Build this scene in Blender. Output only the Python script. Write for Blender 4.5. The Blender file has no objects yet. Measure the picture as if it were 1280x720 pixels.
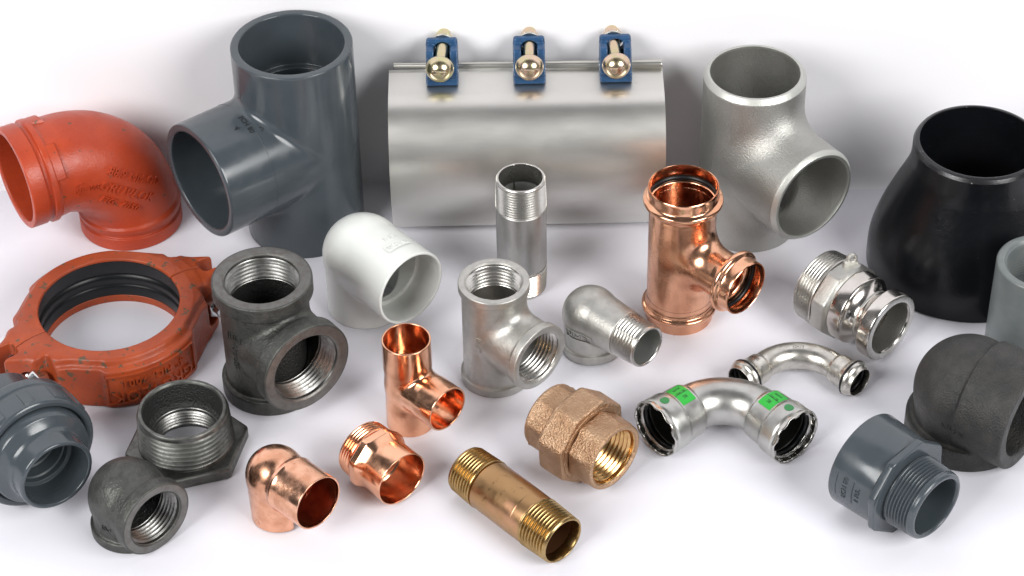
import bpy, bmesh, math, random
import numpy as np
from mathutils import Vector, Matrix
K = 0.0014          # metres per drawing unit
PI = math.pi
sc = bpy.context.scene
C = sc.collection
random.seed(3)

# ------------------------------------------------------------------ materials
def mat(name, col, metal=0.0, rough=0.4, bumps=(), colvar=None, roughvar=None, chips=None, coat=0.0, stretch=None, scratch=None, ior=1.5, rings=None):
    m = bpy.data.materials.new(name); m.use_nodes = True
    nt = m.node_tree; N = nt.nodes; L = nt.links
    b = N['Principled BSDF']
    b.inputs['Base Color'].default_value = (*col, 1); b.inputs['Metallic'].default_value = metal
    b.inputs['Roughness'].default_value = rough; b.inputs['Coat Weight'].default_value = coat
    b.inputs['Coat Roughness'].default_value = 0.08; b.inputs['IOR'].default_value = ior
    tc = N.new('ShaderNodeTexCoord'); vec = tc.outputs['Object']
    def noise(scale, detail=3, st=None, rgh=0.55):
        n = N.new('ShaderNodeTexNoise'); n.inputs['Scale'].default_value = scale / K
        n.inputs['Detail'].default_value = detail; n.inputs['Roughness'].default_value = rgh
        if st:
            mp = N.new('ShaderNodeMapping'); mp.inputs['Scale'].default_value = st
            L.new(vec, mp.inputs['Vector']); L.new(mp.outputs[0], n.inputs['Vector'])
        else: L.new(vec, n.inputs['Vector'])
        return n.outputs['Fac']
    def ramp(fac, a, c, lo, hi):
        r = N.new('ShaderNodeMapRange'); r.inputs['From Min'].default_value = a; r.inputs['From Max'].default_value = c
        r.inputs['To Min'].default_value = lo; r.inputs['To Max'].default_value = hi; L.new(fac, r.inputs['Value'])
        return r.outputs[0]
    def mix(fac, A, B):
        x = N.new('ShaderNodeMix'); x.data_type = 'RGBA'
        L.new(fac, x.inputs['Factor'])
        for s, v in ((6, A), (7, B)):
            if isinstance(v, tuple): x.inputs[s].default_value = (*v, 1)
            else: L.new(v, x.inputs[s])
        return x.outputs[2]
    cur = None
    if colvar:
        c2, s, a, c = colvar[:4]
        cur = mix(ramp(noise(s, 4, colvar[4] if len(colvar) > 4 else None), a, c, 0, 1), col, c2)
    if chips:
        for (c2, s, thr, wd) in chips:
            cur = mix(ramp(noise(s, 5, None, 0.62), thr, thr + wd, 0, 1), cur if cur is not None else col, c2)
    if cur is not None: L.new(cur, b.inputs['Base Color'])
    if roughvar:
        r2, s = roughvar[:2]
        L.new(ramp(noise(s, 4, roughvar[2] if len(roughvar) > 2 else None), 0.35, 0.65, rough, r2), b.inputs['Roughness'])
    prev = None
    for bp in bumps:
        s, st, ds = bp[:3]
        bm_ = N.new('ShaderNodeBump'); bm_.inputs['Strength'].default_value = st; bm_.inputs['Distance'].default_value = ds * K
        L.new(noise(s, bp[4] if len(bp) > 4 else 2, bp[3] if len(bp) > 3 else None), bm_.inputs['Height'])
        if prev: L.new(prev, bm_.inputs['Normal'])
        prev = bm_.outputs[0]
    if prev: L.new(prev, b.inputs['Normal'])
    return m

M = {}
M['paper'] = mat('white_paper', (0.745, 0.742, 0.795), 0, 0.6, [(0.5, 0.06, 0.3)], ((0.725, 0.722, 0.775), 0.02, .4, .6))
M['wall'] = mat('white_board', (0.80, 0.795, 0.82), 0, 0.7)
M['pvc'] = mat('dark_grey_pvc', (0.050, 0.062, 0.071), 0, 0.14, [(0.05, 0.10, 0.5), (1.2, 0.02, 0.1)], ((0.055, 0.067, 0.076), 0.06, .4, .6), (0.24, 0.12), [((0.10, 0.115, 0.125), 1.5, .765, .02)])
M['pvc_in'] = mat('dark_grey_pvc_socket', (0.046, 0.059, 0.065), 0, 0.4, [(1.0, 0.03, 0.1)])
M['ink'] = mat('black_print', (0.012, 0.014, 0.016), 0, 0.5)
M['cpvc'] = mat('pale_grey_plastic', (0.130, 0.147, 0.147), 0, 0.34, [(0.3, 0.12, 0.3)], ((0.15, 0.165, 0.16), 0.15, .4, .65), None, [((0.09, 0.10, 0.085), 0.35, .69, .03)])
M['white'] = mat('white_pvc', (0.66, 0.68, 0.65), 0, 0.18, [(0.06, 0.15, 0.5)], None, (0.26, 0.1), [((0.45, 0.45, 0.42), 0.6, .76, .04)])
M['orange'] = mat('orange_paint', (0.41, 0.052, 0.016), 0, 0.30, [(1.3, 0.4, 0.25), (0.12, 0.3, 0.7)], ((0.35, 0.042, 0.015), 0.05, .4, .62), (0.44, 0.15), [((0.10, 0.055, 0.03), 0.22, .665, .02)], ior=1.42)
M['orange_worn'] = mat('worn_orange_paint', (0.35, 0.058, 0.014), 0, 0.34, [(1.1, 0.4, 0.3), (0.15, 0.35, 0.8)], ((0.27, 0.043, 0.013), 0.05, .38, .62), (0.50, 0.15), [((0.09, 0.055, 0.03), 0.26, .605, .015), ((0.2, 0.18, 0.15), 0.9, .72, .02)], ior=1.42)
M['rubber'] = mat('black_rubber', (0.006, 0.007, 0.008), 0, 0.33, [(0.8, 0.08, 0.1)], ior=1.4)
M['band'] = mat('brushed_stainless_sheet', (0.69, 0.68, 0.645), 1, 0.33, [(1.3, 0.12, 0.15, (0.10, 1, 1))], ((0.62, 0.61, 0.575), 0.03, .35, .7, (0.5, 1, 1)), (0.38, 0.05, (0.5, 1, 1.5)), [((0.50, 0.48, 0.45), 0.35, .70, .08), ((0.80, 0.79, 0.76), 1.4, .76, .02)])
M['rod'] = mat('steel_rod', (0.60, 0.59, 0.54), 1, 0.32, [(0.7, 0.1, 0.1)])
M['blast'] = mat('blasted_stainless', (0.45, 0.447, 0.42), 1, 0.46, [(1.5, 0.75, 0.35)], ((0.39, 0.39, 0.365), 0.06, .35, .65), (0.53, 0.9))
M['blast_edge'] = mat('blasted_bevel', (0.54, 0.545, 0.51), 1, 0.48, [(1.6, 0.4, 0.3)])
M['ss_cast'] = mat('cast_stainless', (0.45, 0.445, 0.42), 1, 0.40, [(1.3, 0.45, 0.25), (0.2, 0.2, 0.4)], ((0.52, 0.51, 0.475), 0.2, .4, .65), (0.50, 0.5))
M['ss_cut'] = mat('machined_stainless', (0.57, 0.56, 0.53), 1, 0.26, [(1.2, 0.02, 0.1)], ((0.48, 0.46, 0.43), 0.15, .45, .7), (0.31, 0.15))
M['ss_pol'] = mat('polished_stainless', (0.66, 0.63, 0.59), 1, 0.13, [(0.05, 0.12, 0.3)], ((0.56, 0.52, 0.48), 0.1, .4, .7), (0.22, 0.2))
M['ss_pipe'] = mat('stainless_pipe', (0.48, 0.48, 0.465), 1, 0.36, [(1.0, 0.08, 0.12, (1, 1, 0.2)), (0.1, 0.15, 0.4)], ((0.36, 0.35, 0.33), 0.15, .4, .7, (1, 1, 0.3)), (0.46, 0.3))
M['press_steel'] = mat('satin_press_steel', (0.50, 0.50, 0.475), 1, 0.30, [(0.06, 0.25, 0.5), (1.2, 0.06, 0.1)], ((0.42, 0.41, 0.39), 0.08, .4, .65), (0.38, 0.2))
M['press_pale'] = mat('pale_press_stainless', (0.62, 0.60, 0.55), 1, 0.27, [(0.25, 0.3, 0.3), (1.5, 0.12, 0.1)], ((0.50, 0.475, 0.43), 0.2, .4, .65), (0.36, 0.4))
M['cage'] = mat('bright_steel_cage', (0.50, 0.49, 0.46), 1, 0.24)
M['pipe_in'] = mat('dull_pipe_bore', (0.42, 0.43, 0.41), 0.8, 0.5, [(1.0, 0.2, 0.2)])
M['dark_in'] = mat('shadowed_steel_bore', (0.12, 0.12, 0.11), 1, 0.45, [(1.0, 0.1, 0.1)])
M['copper'] = mat('polished_copper', (0.86, 0.47, 0.30), 1, 0.13, [(0.09, 0.08, 0.5), (0.7, 0.02, 0.06)], ((0.68, 0.34, 0.20), 0.10, .42, .66), (0.24, 0.25), [((0.40, 0.20, 0.11), 0.6, .70, .03)])
M['copper_sat'] = mat('satin_copper', (0.74, 0.40, 0.255), 1, 0.19, [(0.1, 0.08, 0.4), (1.1, 0.05, 0.08, (1, 1, .2))], ((0.58, 0.28, 0.17), 0.12, .42, .66, (1, 1, 0.4)), (0.30, 0.2), [((0.36, 0.18, 0.11), 0.5, .67, .05)])
M['copper_in'] = mat('dull_copper_bore', (0.62, 0.25, 0.14), 1, 0.3, [(0.6, 0.15, 0.1)], ((0.42, 0.16, 0.09), 0.2, .4, .65))
M['copper_pale'] = mat('pale_copper', (0.82, 0.46, 0.31), 1, 0.13, [(0.12, 0.22, 0.5), (1.0, 0.03, 0.08)], ((0.62, 0.31, 0.19), 0.14, .40, .64), (0.30, 0.2), [((0.36, 0.13, 0.07), 0.45, .66, .05)])
M['mall'] = mat('black_malleable_iron', (0.098, 0.100, 0.092), 0.75, 0.42, [(1.15, 0.75, 0.4), (0.25, 0.35, 0.6)], ((0.066, 0.068, 0.063), 0.25, .38, .66), (0.52, 0.6), [((0.26, 0.255, 0.235), 1.3, .70, .04)])
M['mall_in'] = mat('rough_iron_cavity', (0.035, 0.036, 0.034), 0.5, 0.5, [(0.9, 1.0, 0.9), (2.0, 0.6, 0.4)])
M['iron_cut'] = mat('machined_iron', (0.25, 0.25, 0.24), 1, 0.30, [(1.4, 0.05, 0.1)], ((0.17, 0.165, 0.155), 0.3, .42, .68), (0.42, 0.6))
M['iron_face'] = mat('ground_iron_face', (0.17, 0.168, 0.158), 0.85, 0.40, [(1.5, 0.4, 0.3)], ((0.135, 0.127, 0.118), 0.4, .42, .66), (0.5, 0.6))
M['iron_thread'] = mat('dark_iron_thread', (0.15, 0.152, 0.142), 0.9, 0.36, [(1.4, 0.05, 0.1)], ((0.10, 0.102, 0.095), 0.3, .4, .66), (0.46, 0.6))
M['forged'] = mat('phosphated_forged_steel', (0.018, 0.018, 0.017), 0.0, 0.44, [(1.3, 1.0, 0.5), (0.12, 0.2, 0.5)], ((0.036, 0.034, 0.030), 0.14, .42, .68), (0.56, 0.4), [((0.11, 0.11, 0.10), 1.2, .69, .05)])
M['blackpaint'] = mat('black_painted_steel', (0.0045, 0.005, 0.0062), 0, 0.20, [(1.1, 0.4, 0.18)], None, (0.26, 0.5), [((0.24, 0.25, 0.25), 1.3, .715, .02)], ior=1.33)
M['blackrim'] = mat('worn_black_bevel', (0.02, 0.02, 0.022), 0.3, 0.25, [(1.5, 0.4, 0.2)], None, None, [((0.36, 0.34, 0.33), 0.7, .66, .03)])
M['bronze'] = mat('rough_cast_bronze', (0.52, 0.35, 0.225), 1, 0.36, [(1.2, 1.0, 0.7)], ((0.42, 0.26, 0.155), 0.12, .38, .66), (0.50, 0.4))
M['bronze_cut'] = mat('machined_bronze', (0.72, 0.46, 0.20), 1, 0.24, [(0.9, 0.03, 0.1)], ((0.50, 0.30, 0.13), 0.3, .42, .68))
M['brass'] = mat('red_brass_pipe', (0.40, 0.240, 0.115), 1, 0.28, [(0.08, 0.3, 0.6), (1.2, 0.1, 0.1, (1, 0.2, 1))], ((0.50, 0.275, 0.16), 0.07, .46, .56, (1, 0.5, 1)), (0.38, 0.2), [((0.22, 0.13, 0.06), 0.22, .60, .1)])
M['brass_cut'] = mat('bright_brass_thread', (0.43, 0.295, 0.13), 1, 0.27, [(1.0, 0.02, 0.1)], ((0.30, 0.20, 0.085), 0.2, .42, .68))
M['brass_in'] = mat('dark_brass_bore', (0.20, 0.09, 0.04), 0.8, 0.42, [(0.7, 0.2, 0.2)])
M['zinc'] = mat('yellow_zinc_plate', (0.62, 0.58, 0.33), 1, 0.2, [(0.4, 0.06, 0.2)], ((0.66, 0.56, 0.38), 0.2, .45, .60), (0.26, 0.5))
M['zinc_pink'] = mat('rosy_zinc_plate', (0.70, 0.53, 0.40), 1, 0.2, [(0.4, 0.06, 0.2)], ((0.60, 0.54, 0.32), 0.2, .45, .65), (0.27, 0.5))
M['blue'] = mat('blue_enamel', (0.018, 0.070, 0.165), 0, 0.3, [(0.9, 0.4, 0.35)], ((0.012, 0.048, 0.12), 0.3, .4, .65), None, [((0.20, 0.30, 0.42), 0.8, .74, .03)])
M['bolt'] = mat('bright_zinc_bolt', (0.66, 0.68, 0.68), 1, 0.16, [(0.5, 0.2, 0.2)])
M['green'] = mat('green_label', (0.018, 0.36, 0.035), 0, 0.42)
M['green_dark'] = mat('green_dot', (0.03, 0.20, 0.06), 0.2, 0.4)
M['brown_ink'] = mat('brown_etch', (0.10, 0.055, 0.035), 0.5, 0.45)

# ------------------------------------------------------------------ scene graph
def tag(o, label=None, cat=None, group=None, kind=None):
    if label: o['label'] = label
    if cat: o['category'] = cat
    if group: o['group'] = group
    if kind: o['kind'] = kind
def thing(name, x, y, az, label, cat, group=None, z=0.0, tilt=0.0):
    o = bpy.data.objects.new(name, None); C.objects.link(o)
    o.empty_display_size = 0.01
    o.location = (x * K, y * K, z * K); o.rotation_euler = (math.radians(tilt), 0, math.radians(az))
    tag(o, label, cat, group); return o
def build(name, geo, material, parent, sharp=38, label=None):
    v, f = geo
    me = bpy.data.meshes.new(name)
    v = np.asarray(v, dtype=np.float64) * K
    me.from_pydata(v.tolist() if len(v) < 20000 else [tuple(r) for r in v], [], f if isinstance(f, list) else f.tolist())
    me.update()
    me.materials.append(material)
    me.polygons.foreach_set('use_smooth', [True] * len(me.polygons))
    if sharp: me.set_sharp_from_angle(angle=math.radians(sharp))
    o = bpy.data.objects.new(name, me); C.objects.link(o); o.parent = parent
    if label: o['label'] = label
    return o
def join(*gs):
    V = []; F = []; n = 0
    for v, f in gs:
        v = np.asarray(v); V.append(v)
        F += [tuple(int(i) + n for i in q) for q in (f if isinstance(f, list) else f.tolist())]
        n += len(v)
    return np.concatenate(V), F

# ------------------------------------------------------------------ revolved and swept shapes
class Fr:
    def __init__(s, O, A, X):
        s.O = np.array(O, float); s.A = np.array(A, float); s.A /= np.linalg.norm(s.A)
        X = np.array(X, float); X -= s.A * (X @ s.A); s.X = X / np.linalg.norm(X); s.Y = np.cross(s.A, s.X)
    def pt(f, s, r, ph):
        s = np.asarray(s, float)[..., None]; r = np.asarray(r, float)[..., None]; ph = np.asarray(ph, float)[..., None]
        return f.O + s * f.A + r * (np.cos(ph) * f.X + np.sin(ph) * f.Y)
class Bend:                       # straight - arc - straight, in the plane of D0 and D1
    def __init__(s, O, D0, D1, a0, a1, R):   # O = start point, leaves along D0, ends along D1; a0,a1 = arm lengths to the corner
        s.O = np.array(O, float); s.D0 = np.array(D0, float); s.D1 = np.array(D1, float)
        s.l0 = a0 - R; s.l1 = a1 - R; s.R = R; s.L = s.l0 + R * PI / 2 + s.l1; s.B = np.cross(s.D0, s.D1)
    def pt(f, s, r, ph):
        s, r, ph = np.broadcast_arrays(np.asarray(s, float), r, ph)
        th = np.clip((s - f.l0) / f.R, 0, PI / 2)
        c = f.O + f.l0 * f.D0 + f.R * f.D1
        P = c - f.R * (np.cos(th)[..., None] * f.D1 - np.sin(th)[..., None] * f.D0)
        P = P + np.minimum(s - f.l0, 0)[..., None] * f.D0 + np.maximum(s - f.l0 - f.R * PI / 2, 0)[..., None] * f.D1
        N = -(np.cos(th)[..., None] * f.D1 - np.sin(th)[..., None] * f.D0)     # outward side of the bend
        return P + r[..., None] * (np.cos(ph)[..., None] * f.B + np.sin(ph)[..., None] * N)
def T(s0, s1, r0, r1, depth, pitch): return ('T', s0, s1, r0, r1, depth, pitch)
def rev(frame, prof, b=0.3, seg=144, wob=None, close=False, dense=None):
    P = []                                       # (s, r, n, depth, pitch)
    items = []
    for q in prof:
        if q[0] == 'T':
            _, s0, s1, r0, r1, dp, pt = q
            n = max(1, round(abs(s1 - s0) / pt)) * 8; pt = 8 / n
            for i in range(n + 1):
                t = i / n
                w = min(1, t * n / 8, (1 - t) * n / 8 + .25)
                items.append((s0 + (s1 - s0) * t, r0 + (r1 - r0) * t, 0, dp * w * max(0., min(1., (abs(2 * ((i % 8) / 8) - 1) - .1) / .8)), 1, True))
        else: items.append((q[0], q[1], q[2] if len(q) > 2 else 0, 0, 1, False))
    m = len(items)
    for i, q in enumerate(items):
        if q[5] or b == 0 or ((i == 0 or i == m - 1) and not close): P.append(q[:5]); continue
        a = np.array(items[i - 1][:2]); c = np.array(items[(i + 1) % m][:2]); p = np.array(q[:2])
        u = a - p; v = c - p; lu = np.linalg.norm(u); lv = np.linalg.norm(v)
        if lu < 1e-6 or lv < 1e-6: P.append(q[:5]); continue
        cosang = -(u @ v) / lu / lv
        if cosang > 0.94: P.append(q[:5]); continue
        d = min(b, .45 * lu, .45 * lv)
        p1 = p + u / lu * d; p2 = p + v / lv * d
        for t in (0, .33, .67, 1):
            w = (1 - t) ** 2 * p1 + 2 * t * (1 - t) * p + t * t * p2
            P.append((w[0], w[1], q[2], 0, 1))
    if dense:                                    # extra rings so that bends stay smooth
        Q = [P[0]]
        for a, c in zip(P, P[1:]):
            k = max(1, int(abs(c[0] - a[0]) / dense))
            for j in range(1, k + 1):
                t = j / k; Q.append((a[0] + (c[0] - a[0]) * t, a[1] + (c[1] - a[1]) * t, c[2], c[3] if t == 1 else 0, c[4]))
        P = Q
    A = np.array(P, float)
    ph = np.arange(seg) * 2 * PI / seg
    s = np.repeat(A[:, 0:1], seg, 1); r = np.repeat(A[:, 1:2], seg, 1); n = A[:, 2:3]
    phb = np.repeat(ph[None], len(A), 0)
    nn = np.where(n > 0, n, 4); al = 2 * PI / nn
    loc = np.mod(phb + al / 2, al) - al / 2
    pol = np.minimum(1 / np.cos(loc), 0.985 / np.cos(PI / nn))
    r = np.where(n > 0, r * pol, r)
    r = r - A[:, 3:4]
    if wob is not None: s, r = wob(s, r, phb)
    V = frame.pt(s, r, phb).reshape(-1, 3)
    R_, S_ = len(A), seg
    i = np.arange(R_ - 1 + (1 if close else 0))[:, None]; j = np.arange(S_)[None]
    i2 = (i + 1) % R_; j2 = (j + 1) % S_
    F = np.stack([i * S_ + j, i * S_ + j2, i2 * S_ + j2, i2 * S_ + j], -1).reshape(-1, 4)
    return V, F
def torus(frame, s, R, r, seg=128, k=16):
    prof = [(s + r * math.cos(a), R + r * math.sin(a)) for a in np.arange(k) * 2 * PI / k]
    return rev(frame, prof, 0, seg, close=True)
def up(z0=0): return Fr((0, 0, z0), (0, 0, 1), (1, 0, 0))
def arm(z): return Fr((0, 0, z), (0, -1, 0), (1, 0, 0))
def lying(L, z): return Fr((0, -L / 2, z), (0, 1, 0), (1, 0, 0))     # s runs from the front mouth backwards; up is phi=-90

# ------------------------------------------------------------------ smooth implicit bodies
def smin(a, b, k):
    h = np.clip(.5 + .5 * (b - a) / k, 0, 1); return b + (a - b) * h - k * h * (1 - h)
def smax(a, b, k): return -smin(-a, -b, k)
def cz(x, y, z, r): return np.sqrt(x * x + y * y) - r
def ca(x, y, z, r, zc): return np.sqrt(x * x + np.maximum(y, 0) ** 2 + (z - zc) ** 2) - r + .7 * np.maximum(y, 0)
def ring(q, s, r, s0, s1, e=.5):               # a disc of radius r between s0 and s1, edge rounded by e; q = radial distance
    dx = q - (r - e); dy = np.abs(s - (s0 + s1) / 2) - ((s1 - s0) / 2 - e)
    return np.minimum(np.maximum(dx, dy), 0) + np.sqrt(np.maximum(dx, 0) ** 2 + np.maximum(dy, 0) ** 2) - e
def box(x, y, z, c, hs, e):
    dx = np.abs(x - c[0]) - hs[0] + e; dy = np.abs(y - c[1]) - hs[1] + e; dz = np.abs(z - c[2]) - hs[2] + e
    return np.sqrt(np.maximum(dx, 0) ** 2 + np.maximum(dy, 0) ** 2 + np.maximum(dz, 0) ** 2) + np.minimum(np.maximum(dx, np.maximum(dy, dz)), 0) - e
def iso(F, lo, hi, h):
    n = [int(math.ceil((b - a) / h)) + 1 for a, b in zip(lo, hi)]
    ax = [np.float32(a) + np.arange(k, dtype=np.float32) * np.float32(h) for a, k in zip(lo, n)]
    X, Y, Z = np.meshgrid(*ax, indexing='ij', sparse=True)
    V = np.broadcast_to(F(X, Y, Z), n).astype(np.float32)
    S = V < 0
    cnt = np.zeros([k - 1 for k in n], np.int8)
    for a in (0, 1):
        for b in (0, 1):
            for c in (0, 1): cnt += S[a:n[0] - 1 + a, b:n[1] - 1 + b, c:n[2] - 1 + c]
    I = np.argwhere((cnt > 0) & (cnt < 8)); del cnt
    idx = -np.ones([k - 1 for k in n], np.int64); idx[I[:, 0], I[:, 1], I[:, 2]] = np.arange(len(I))
    acc = np.zeros((len(I), 3)); num = np.zeros(len(I))
    cor = [(a, b, c) for a in (0, 1) for b in (0, 1) for c in (0, 1)]
    val = {q: V[I[:, 0] + q[0], I[:, 1] + q[1], I[:, 2] + q[2]].astype(float) for q in cor}
    for q in cor:
        for d in range(3):
            if q[d] == 0:
                q2 = list(q); q2[d] = 1; q2 = tuple(q2)
                a, b = val[q], val[q2]; m = (a < 0) != (b < 0)
                t = np.where(m, a / np.where(m, a - b, 1), 0)
                P = np.array(q, float)[None].repeat(len(I), 0); P[:, d] = t
                acc[m] += P[m]; num[m] += 1
    P = (I + acc / num[:, None]) * h + np.array(lo)
    faces = []
    for d in range(3):
        a, b = [e for e in range(3) if e != d]
        s0 = [slice(1, nn_ - 1) for nn_ in n]; s0[d] = slice(0, n[d] - 1); s1 = list(s0); s1[d] = slice(1, n[d])
        A = S[tuple(s0)]; B = S[tuple(s1)]
        E = np.argwhere(A != B); 
        if not len(E): continue
        flip = A[E[:, 0], E[:, 1], E[:, 2]]
        base = E + 1; base[:, d] -= 1
        def g(da, db):
            q = base.copy(); q[:, a] += da; q[:, b] += db; return idx[q[:, 0], q[:, 1], q[:, 2]]
        Q = np.stack([g(-1, -1), g(0, -1), g(0, 0), g(-1, 0)], 1)
        if d == 1: flip = ~flip
        Q[~flip] = Q[~flip][:, ::-1]
        faces.append(Q)
    faces = np.concatenate(faces)
    e = 0.05
    for _ in range(3):
        x, y, z = P.T
        f0 = F(x, y, z)
        G = np.stack([F(x + e, y, z) - F(x - e, y, z), F(x, y + e, z) - F(x, y - e, z), F(x, y, z + e) - F(x, y, z - e)], 1) / (2 * e)
        g2 = (G * G).sum(1)
        st = np.clip(f0 / np.maximum(g2, .2), -.5 * h, .5 * h)
        P = P - st[:, None] * G
    return P, faces

# ------------------------------------------------------------------ lettering and patches
def text(s, size, depth, mapf, spacing=1.0, italic=0.0, sub=0):
    cu = bpy.data.curves.new('lettering', 'FONT'); cu.body = s; cu.size = size; cu.extrude = depth / 2
    cu.align_x = 'CENTER'; cu.align_y = 'CENTER'; cu.space_character = spacing; cu.resolution_u = 3; cu.shear = italic
    o = bpy.data.objects.new('lettering', cu); C.objects.link(o)
    bpy.context.view_layer.update()
    me = bpy.data.meshes.new_from_object(o.evaluated_get(bpy.context.evaluated_depsgraph_get()))
    bm = bmesh.new(); bm.from_mesh(me)
    bmesh.ops.remove_doubles(bm, verts=bm.verts, dist=1e-5)
    if sub:
        for _ in range(sub):
            ed = [e for e in bm.edges if e.calc_length() > size * .25]
            if ed: bmesh.ops.subdivide_edges(bm, edges=ed, cuts=1)
        bmesh.ops.triangulate(bm, faces=bm.faces)
    bm.verts.ensure_lookup_table()
    V = np.array([v.co[:] for v in bm.verts]); F = [tuple(v.index for v in f.verts) for f in bm.faces]
    bm.free(); bpy.data.objects.remove(o); bpy.data.curves.remove(cu); bpy.data.meshes.remove(me)
    return np.array([mapf(*p) for p in V]), F
from mathutils.bvhtree import BVHTree
def tree(o):
    me = o.data
    return BVHTree.FromPolygons([tuple(v.co / K) for v in me.vertices], [tuple(p.vertices) for p in me.polygons])
def onto(bt_, f, far=9.0):                 # lays the map f on the surface it faces
    def g(u, v, w):
        a = Vector(f(u, v, 0)); n = (Vector(f(u, v, .5)) - a).normalized()
        hit = bt_.ray_cast(a + n * far, -n, far * 2)
        p = hit[0] if hit[0] is not None else a
        return tuple(p + n * w)
    return g
def on_cyl(fr, r, s0, ph0, along='s', flip=1, sgn=1):
    # along='s': text runs along the axis, 'p': text runs round it
    def f(u, v, w):
        if along == 's': return fr.pt(s0 + flip * u, r + w, ph0 + sgn * v / r)
        return fr.pt(s0 + sgn * v, r + w, ph0 + flip * u / r)
    return f
def patch(fr, s0, s1, p0, p1, r, th=.06, ns=8, npn=24):
    s = np.linspace(s0, s1, ns)[:, None]; p = np.linspace(p0, p1, npn)[None]
    a = fr.pt(s + 0 * p, np.full((ns, npn), r + th), p + 0 * s).reshape(-1, 3)
    i = np.arange(ns - 1)[:, None]; j = np.arange(npn - 1)[None]
    F = np.stack([i * npn + j, i * npn + j + 1, (i + 1) * npn + j + 1, (i + 1) * npn + j], -1).reshape(-1, 4)
    return a, F
def dot(fr, s0, p0, rad, r):
    V = [fr.pt(s0, r, p0)]; n = 28
    for i in range(n):
        a = 2 * PI * i / n; V.append(fr.pt(s0 + rad * math.cos(a), r, p0 + rad * math.sin(a) / r))
    return np.array(V), [(0, 1 + i, 1 + (i + 1) % n) for i in range(n)]
def gbox(c, hs, R=None, bev=0.0):
    bm = bmesh.new(); bmesh.ops.create_cube(bm, size=2)
    for v in bm.verts: v.co = Vector((v.co.x * hs[0], v.co.y * hs[1], v.co.z * hs[2]))
    if bev: bmesh.ops.bevel(bm, geom=bm.edges[:], offset=bev, segments=2, affect='EDGES', profile=.6)
    if R is not None: bmesh.ops.rotate(bm, verts=bm.verts, matrix=R)
    bm.verts.ensure_lookup_table()
    V = np.array([v.co[:] for v in bm.verts]) + np.array(c); F = [tuple(v.index for v in f.verts) for f in bm.faces]; bm.free()
    return V, F

# ================================================================== setting
def plane(name, pts, m):
    me = bpy.data.meshes.new(name); me.from_pydata([tuple(a * K for a in p) for p in pts], [], [(0, 1, 2, 3)]); me.materials.append(m)
    o = bpy.data.objects.new(name, me); C.objects.link(o); o['kind'] = 'structure'; return o
plane('tabletop', [(-900, -900, 0), (900, -900, 0), (900, 81.6, 0), (-900, 81.6, 0)], M['paper'])
W = 82.0
def wall():
    xs = [-900, -400, 0, 60, 78] + [80 + 2 * i for i in range(12)] + [110, 160, 400, 900]
    V = []; n = 14
    for x in xs:
        t = min(1, max(0, (x - 78) / 26)); t = t * t * (3 - 2 * t); R = .5 + 12.3 * t
        for i in range(n):
            a = PI / 2 * i / (n - 1); V.append((x * K, (W - R + R * math.sin(a)) * K, (R - R * math.cos(a) + .004) * K))
        V.append((x * K, W * K, 900 * K))
    m = n + 1
    me = bpy.data.meshes.new('backdrop_wall'); me.from_pydata(V, [], [(i * m + j, (i + 1) * m + j, (i + 1) * m + j + 1, i * m + j + 1) for i in range(len(xs) - 1) for j in range(m - 1)])
    me.materials.append(M['wall']); me.polygons.foreach_set('use_smooth', [True] * len(me.polygons))
    o = bpy.data.objects.new('backdrop_wall', me); C.objects.link(o); o['kind'] = 'structure'
wall()

# ================================================================== large dark grey plastic tee
def tee_fn(r, ro, H, Lb, k, ri, collar=None, cr=None, ke=.6, wall_socket=None, rb=None, rbi=None, kc=1.0, ki=1.0):
    zc = H / 2; rb = rb or ro; rbi = rbi or ri
    def F(x, y, z):
        q = np.sqrt(x * x + y * y); qa = np.sqrt(x * x + (z - zc) ** 2)
        ke_ = .4 + (k - .4) * np.clip(1 - (x / ro) ** 2, 0, 1) ** .8
        o = smin(q - ro, ca(x, y, z, rb, zc), ke_)
        if collar:
            for g in (ring(q, z, cr, -1, collar, .6), ring(q, z, cr, H - collar, H + 1, .6), ring(qa, -y, cr if rb == ro else rb + cr - ro, Lb - collar, Lb + 1, .6)):
                o = smin(o, g, kc)
        o = smax(o, z - H, ke); o = smax(o, -z, ke); o = smax(o, -y - Lb, ke)
        i = smin(q - ri, ca(x, y, z, rbi, zc), .4 + (ki - .4) * np.clip(1 - (x / ri) ** 2, 0, 1))
        if wall_socket:
            rs, ds = wall_socket
            i = np.minimum(i, np.maximum(q - rs, H - ds - z)); i = np.minimum(i, np.maximum(q - rs, z - ds))
            i = np.minimum(i, np.maximum(qa - rs - (rb - ro), Lb - ds + y))
        return smax(o, -i, ke)
    return F
r = 27.8; H = 103.4; Lb = 55.1
pt = thing('plastic_tee', -97.8, 52, -52.8, 'large glossy dark grey plastic tee standing between the orange elbow and the wide steel clamp', 'pipe tee')
F = tee_fn(r, r, H, Lb, 4.5, 21.0, ke=.7, wall_socket=(24.0, 28))
build('body', iso(F, (-29, -56.5, -1), (29, 29, 105), .62), M['pvc'], pt, None)
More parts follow.
